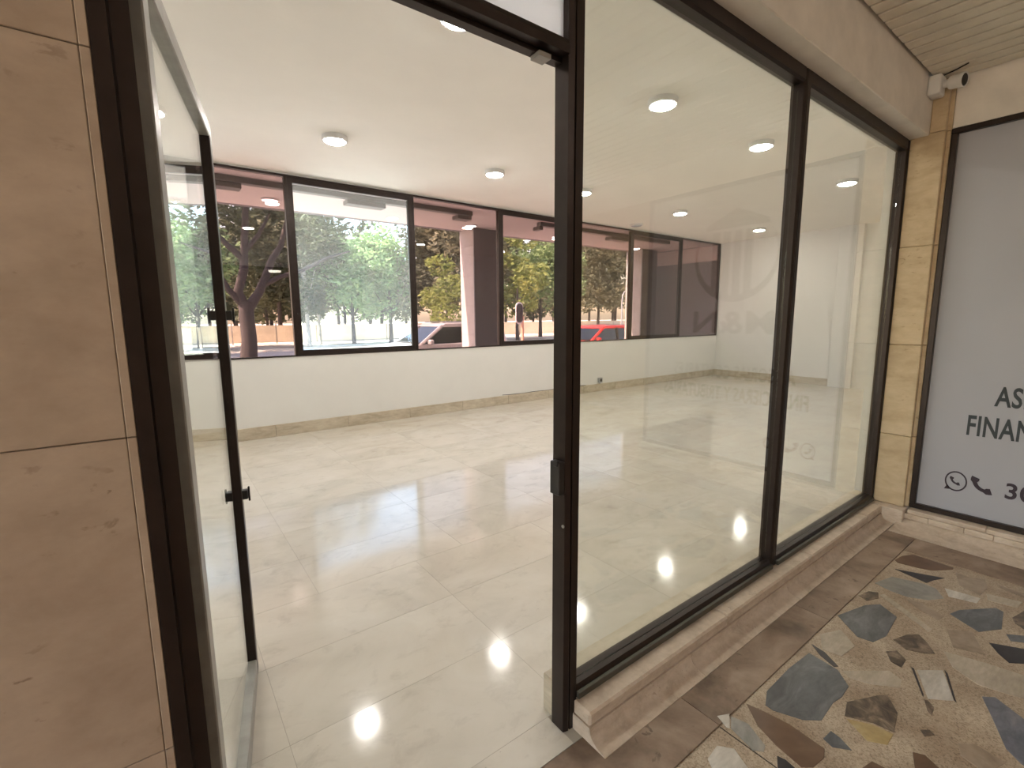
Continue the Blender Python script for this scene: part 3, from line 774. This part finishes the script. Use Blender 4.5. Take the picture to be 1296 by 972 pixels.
def trunk_mb(h, r, seed, lean=0, forks=5, rx=2):
    rnd = random.Random(seed); mb = MB()
    pts = [(lean*t*h+rnd.uniform(-.06, .06)*h*.12, rnd.uniform(-.06, .06)*h*.12, h*t) for t in (0, .25, .5, .75, 1)]
    mb.tube(pts, [r*1.25, r, r*.9, r*.75, r*.4], 8)
    for k in range(forks):
        a = 2*PI*k/forks+rnd.random(); b = Vector(pts[3 if k % 2 else 2])
        e = b+Vector((math.cos(a)*rx*.6, math.sin(a)*rx*.6, h*.4))
        mb.tube([b, (b+e)/2+Vector((0, 0, -.1*h*.3)), e], [r*.5, r*.35, r*.12], 6)
    return mb
TR = {}
def tree(key, x, y, s, rz, label, group=None, bark=None, h=None, r=.09, lean=0, name='park_tree', cat='tree', z=0):
    t = tag(empty(name, (x, y, z)), label, cat, group); t.scale = (s, s, s); t.rotation_euler = (0, 0, rz)
    k = (key, lean, r)
    if k not in TR: TR[k] = trunk_mb(h or {'small': 3.4, 'bush': 3.6, 'olive': 3.4, 'tall': 9, 'grey': 8, 'wide': 5.5}[key], r, len(TR)+3, lean).mesh('trunk', bark or M_bark, smooth=True)
    link('trunk', TR[k], t); fo = link('foliage', CROWN[key], t); fo['kind'] = 'stuff'
    return t
def at(u, y):     # point on the ground seen in direction u of the frame's horizon line, at depth y
    r = fwd + R2*(u-648)/F_PX - U2*(430-486)/F_PX
    return (r.x/r.y)*(y-EYE.y)
# the big forked tree by the road
ft = tag(empty('forked_tree', (2.09, 14.6, 0)), 'dark forked tree with thick trunk standing by the road', 'tree')
o = Vector((2.16, 14.6, 0))
mb = MB()
mb.tube([(2.12,14.6,-.3),(2.10,14.6,.3),(2.16,14.6,.9),(2.14,14.6,1.6),(2.16,14.62,2.0)], [.30,.24,.205,.195,.20], 12)
mb.tube([(2.10,14.6,1.85),(1.98,14.6,2.3),(2.16,14.55,2.9),(2.22,14.5,3.6),(2.30,14.4,4.5),(2.5,14.3,6.2)], [.15,.125,.115,.10,.08,.04], 10)
mb.tube([(2.22,14.6,1.85),(2.50,14.65,2.25),(2.72,14.7,2.7),(2.95,14.8,3.25),(3.25,14.9,3.7),(3.7,15,5.2)], [.145,.12,.11,.095,.08,.04], 10)
mb.tube([(2.66,14.7,2.5),(3.1,14.6,2.75),(3.7,14.5,2.95),(4.4,14.3,3.35),(5.1,14.2,3.6)], [.075,.065,.055,.045,.02], 8)
mb.tube([(2.06,14.6,1.9),(1.72,14.5,2.35),(1.45,14.4,2.9),(1.35,14.3,3.5),(1.0,14.2,4.8)], [.10,.085,.075,.065,.03], 8)
mb.tube([(2.18,14.55,3.2),(1.85,14.5,3.5),(1.6,14.4,3.75),(1.3,14.3,4.6)], [.10,.085,.07,.03], 8)
mb.tube([(2.2,14.5,3.4),(2.6,14.5,3.9),(2.9,14.4,4.5)], [.07,.06,.03], 8)
rel(mb.build('trunk', M_bark, ft, smooth=True), ft)
bl = [(rx_, 14.5+ry, rz_, s, s, s*.7) for rx_, ry, rz_, s in ((1.2,-.3,5.3,1.1),(2.4,.4,6.0,1.3),(3.6,.5,5.6,1.2),(.6,.2,5.9,1.2),(4.6,.2,5.4,1.1),(2.9,-.5,4.9,.7),(1.3,.4,4.5,.6),(5.2,.1,4.6,.8))]
fo = rel(link('foliage', leaf_mesh('foliage', F_dark, bl, 5200, .12, 12), ft), ft); fo['kind'] = 'stuff'

g1 = 'tall background trees of the park'
tree('small', at(438, 33.5), 33.5, 1.05, .3, 'small round leafy green tree with slim straight trunk in the clear window', r=.10, name='small_leafy_tree')
tree('small', at(482, 34.5), 34.5, 1.1, 2.1, 'small round leafy green tree with leaning trunk in the clear window', r=.13, lean=-.12, name='small_leafy_tree')
tree('bush', at(452, 27), 27.5, .9, 1.2, 'larger light green tree above the two small leafy trees', r=.12, name='light_green_tree')
tree('bush', at(495, 26.5), 26.5, .95, 4.2, 'bright green tree reaching the soffit edge beside the clear sash', r=.12, name='light_green_tree')
tree('tall', at(391, 26), 26, .50, 0, 'tall tree with thick pale trunk behind the clear window', bark=M_barkp, r=.22, name='pale_trunk_tree')
tree('tall', at(405, 28), 28, .53, 2.2, 'tall tree with slimmer pale trunk behind the clear window', bark=M_barkp, r=.16, name='pale_trunk_tree')
tree('tall', at(357, 33), 33, .68, 1, 'straight dark park tree beside the pale fence behind the forked tree', r=.21)
tree('wide', at(340, 36), 36, .85, 5, 'spreading dark tree behind the pale fence', r=.12)
tree('olive', at(566, 20.5), 20.5, .62, .4, 'yellow green tree beside the stone gallery column', name='yellow_green_tree', r=.10)
tree('grey', at(550, 25), 25, .6, 2.5, 'dense grey green tree behind the silver car', r=.2)
tree('grey', at(600, 27), 27, .6, .9, 'grey green tree hidden partly by the stone column', r=.2)
tree('olive', at(655, 24), 24, 1.0, 3.3, 'olive yellow tree behind the pedestrian signal', name='yellow_green_tree', r=.11)
tree('bush', at(684, 27), 27, 1.05, .2, 'bushy green tree right of the pedestrian signal by the door post', r=.12, name='light_green_tree')
tree('grey', at(700, 36), 36, .75, 1.7, 'grey green park tree behind the door post')
tree('grey', at(757, 30), 30, .65, 2.9, 'grey green tree with dark straight trunk above the red car', r=.2)
tree('tall', at(778, 33), 33, .68, .7, 'dark conifer-like tree with twin trunk above the red car', r=.25)
tree('wide', at(246, 27), 27, .85, .5, 'wide green tree seen through the open glass door', r=.15)
tree('bush', at(192, 22), 22, .95, 3.5, 'bright green tree seen through the open glass door', r=.12, name='light_green_tree')
rnd = random.Random(21)
for u, y in ((200, 50), (255, 56), (300, 48), (345, 58), (390, 52), (430, 60), (470, 50), (515, 56), (555, 48), (600, 54), (640, 47), (675, 52), (715, 46), (745, 50), (775, 44), (805, 48), (150, 54)):
    k_ = rnd.choice(('tall', 'grey', 'grey', 'wide'))
    tree(k_, at(u, y), y, rnd.uniform(.80, .92), rnd.random()*6,
         {'tall': 'tall dark background tree at the far side of the park', 'grey': 'tall grey green background tree at the far side of the park',
          'wide': 'spreading dark background tree at the far side of the park'}[k_], {'tall': 'tall dark far trees', 'grey': 'grey green far trees', 'wide': 'spreading far trees'}[k_], r=.2)

# pale mesh fence in the park
M_fab = plain('pale_orange_mesh_fabric', (.86, .74, .56), .8, var=.12, vs_=1.2)
fe = tag(empty('site_fence', (20, 31.5, 0)), 'pale orange mesh fence across the park behind the trees', 'fence')
x = -6.0; pm = None; fm = None
while x < 62:
    if pm is None:
        pm = B(-.03, .03, -.03, .03, 0, 1.25).mesh('fence_post', M_barkp); fm = B(.04, 2.36, -.012, .012, .08, 1.12).mesh('fence_panel', M_fab)
    a = link('fence_post', pm, fe); b = link('fence_panel', fm, fe)
    for q in (a, b): q.location = (x-20, 0, 0)
    x += 2.4

# pedestrian signal seen from behind
ps_ = tag(empty('pedestrian_signal', (11.1, 13.2, -.25)), 'oval black traffic signal backboard with pale rim on a pole', 'traffic signal')
o_ = [(.17*math.cos(q)*1.0, (.24 if math.sin(q) > 0 else -.24)+.17*math.sin(q)) for q in [2*PI*k/32+.01 for k in range(32)]]
def oval(s, y0, y1): return MB().prism([(11.02+a*s, 1.66+b*s) for a, b in o_], 'y', y0, y1)
rel(oval(1.0, 13.15, 13.18).build('rim', M_wht, ps_), ps_); rel(oval(.86, 13.13, 13.149).build('backboard', M_blk, ps_), ps_)
rel(MB().tube([(11.2, 13.2, -.25), (11.2, 13.2, 1.55)], .055, 12).build('pole', plain('orange_painted_pole', (.62, .34, .22), .6), ps_), ps_)
rel(B(11.05, 11.2, 13.18, 13.24, 1.42, 1.50).build('bracket', M_gry, ps_), ps_)
rel(B(10.93, 11.11, 13.181, 13.30, 1.38, 1.95).build('signal_head', M_blk, ps_, bevel=.02), ps_)
# street lamp with curved neck
lp = tag(empty('street_lamp', (20.2, 17.0, 0)), 'thin grey street lamp with curved neck above the red car', 'street lamp')
bx0 = at(786, 17.9)
rel(MB().tube([(bx0, 17.9, 0), (bx0, 17.9, 2.3), (bx0+.05, 17.9, 2.75), (bx0+.22, 17.9, 3.0), (bx0+.5, 17.9, 3.08)], [.05, .045, .04, .035, .03], 8).build('pole', M_gry, lp, smooth=True), lp)
rel(B(bx0+.45, bx0+.95, 17.82, 17.98, 3.03, 3.13).build('lamp_head', M_gry, lp, bevel=.03), lp)

# parked cars
M_tyre = plain('tyre_rubber', (.02, .02, .02), .8); M_hub = plain('alloy', (.45, .45, .46), .35, .8)
M_cglass = glass('car_glass', (.30, .34, .36), .06)
def car(loc, rz, paint, label, h=1.0):
    c = tag(empty('car', loc), label, 'car'); c.rotation_euler = (0, 0, rz)
    L, W = 2.15, .86
    prof = [(-L, .42), (-L, .78), (-L+.10, .92), (-1.25, 1.0), (-.95, 1.02), (1.75, 1.02), (L-.06, .95), (L, .6), (L, .40), (1.75, .30), (-1.8, .30)]
    MB().prism([(a, b*h) for a, b in prof], 'y', -W, W).build('body', paint, c, bevel=.05, seg=2, smooth=True)
    MB().box(-1.0, 1.7, -W+.1, W-.1, .9*h, 1.06*h).build('interior', M_blk, c)
    # roof shell and pillars
    rf = MB().prism([(-.28, 1.50*h), (-.15, 1.56*h), (1.45, 1.58*h), (1.72, 1.52*h), (1.72, 1.46*h), (-.28, 1.46*h)], 'y', -W+.13, W-.13).build('roof', paint, c, bevel=.03, seg=2, smooth=True)
    for sgn in (-1, 1):
        y0, y1 = sgn*(W-.05), sgn*(W-.15)
        for xa, xb, wd in ((-.98, -.26, .05), (.42, .42, .05), (1.20, 1.22, .05), (1.86, 1.68, .09)):
            MB().tube([(xa, y0, 1.0*h), ((xa+xb)/2, (y0+y1)/2, 1.25*h), (xb, y1, 1.5*h)], wd, 6).build('pillar', paint if wd > .06 or xa < 0 else M_blk, c)
        for a0, a1, b0, b1 in ((-.88, .36, -.22, .36), (.48, 1.15, .48, 1.17), (1.26, 1.78, 1.27, 1.62)):
            q = MB(); y0_, y1_ = sgn*(W-.055), sgn*(W-.15)
            q.add([(a0, y0_, 1.02*h), (a1, y0_, 1.02*h), (b1, y1_, 1.47*h), (b0, y1_, 1.47*h),
                   (a0, y0_-sgn*.006, 1.02*h), (a1, y0_-sgn*.006, 1.02*h), (b1, y1_-sgn*.006, 1.47*h), (b0, y1_-sgn*.006, 1.47*h)],
                  [(0,1,2,3),(4,7,6,5),(0,4,5,1),(1,5,6,2),(2,6,7,3),(3,7,4,0)])
            q.build('side_window', M_cglass, c)
        MB().box(-.80, -.66, min(sgn*W, sgn*(W+.16)), max(sgn*W, sgn*(W+.16)), 1.0*h, 1.14*h).build('mirror', paint, c, bevel=.03)
        MB().box(-.1, 1.6, sgn*(W-.2)-.015, sgn*(W-.2)+.015, 1.585*h, 1.615*h).build('roof_rail', M_gry, c)
        for xw in (-1.4, 1.35):
            Mx = Matrix.Rotation(-sgn*PI/2, 3, 'X')
            wl_ = MB().lathe([(.22, -.10), (.30, -.11), (.33, -.08), (.33, .08), (.30, .11), (.22, .10)], (xw, sgn*(W-.10), .33), 24, Mx).build('wheel', M_tyre, c, smooth=True)
            MB().lathe([(.21, .085), (.21, .10), (.06, .115)], (xw, sgn*(W-.10), .33), 16, Mx).build('hub', M_hub, wl_)
    for xa, za, xb, zb in ((-1.0, 1.03, -.27, 1.48), (1.93, 1.03, 1.73, 1.48)):
        q = MB(); dx = .008
        q.add([(xa, -W+.12, za*h), (xa, W-.12, za*h), (xb, W-.2, zb*h), (xb, -W+.2, zb*h), (xa+dx, -W+.12, za*h), (xa+dx, W-.12, za*h), (xb+dx, W-.2, zb*h), (xb+dx, -W+.2, zb*h)],
              [(0,1,2,3),(4,7,6,5),(0,4,5,1),(1,5,6,2),(2,6,7,3),(3,7,4,0)]); q.build('windscreen', M_cglass, c)
    return c
car((13.1, 11.3, -.25), 0, plain('red_car_paint', (.62, .03, .025), .25, .1), 'bright red car parked beyond the gallery', .91)
car((6.75, 11.6, -.25), 0, plain('silver_grey_car_paint', (.40, .36, .35), .3, .3), 'silver grey car passing behind the stone column', 1.02)

scene.cycles.max_bounces = 10; scene.cycles.diffuse_bounces = 6; scene.cycles.glossy_bounces = 4
scene.cycles.transparent_max_bounces = 24; scene.cycles.sample_clamp_indirect = 8
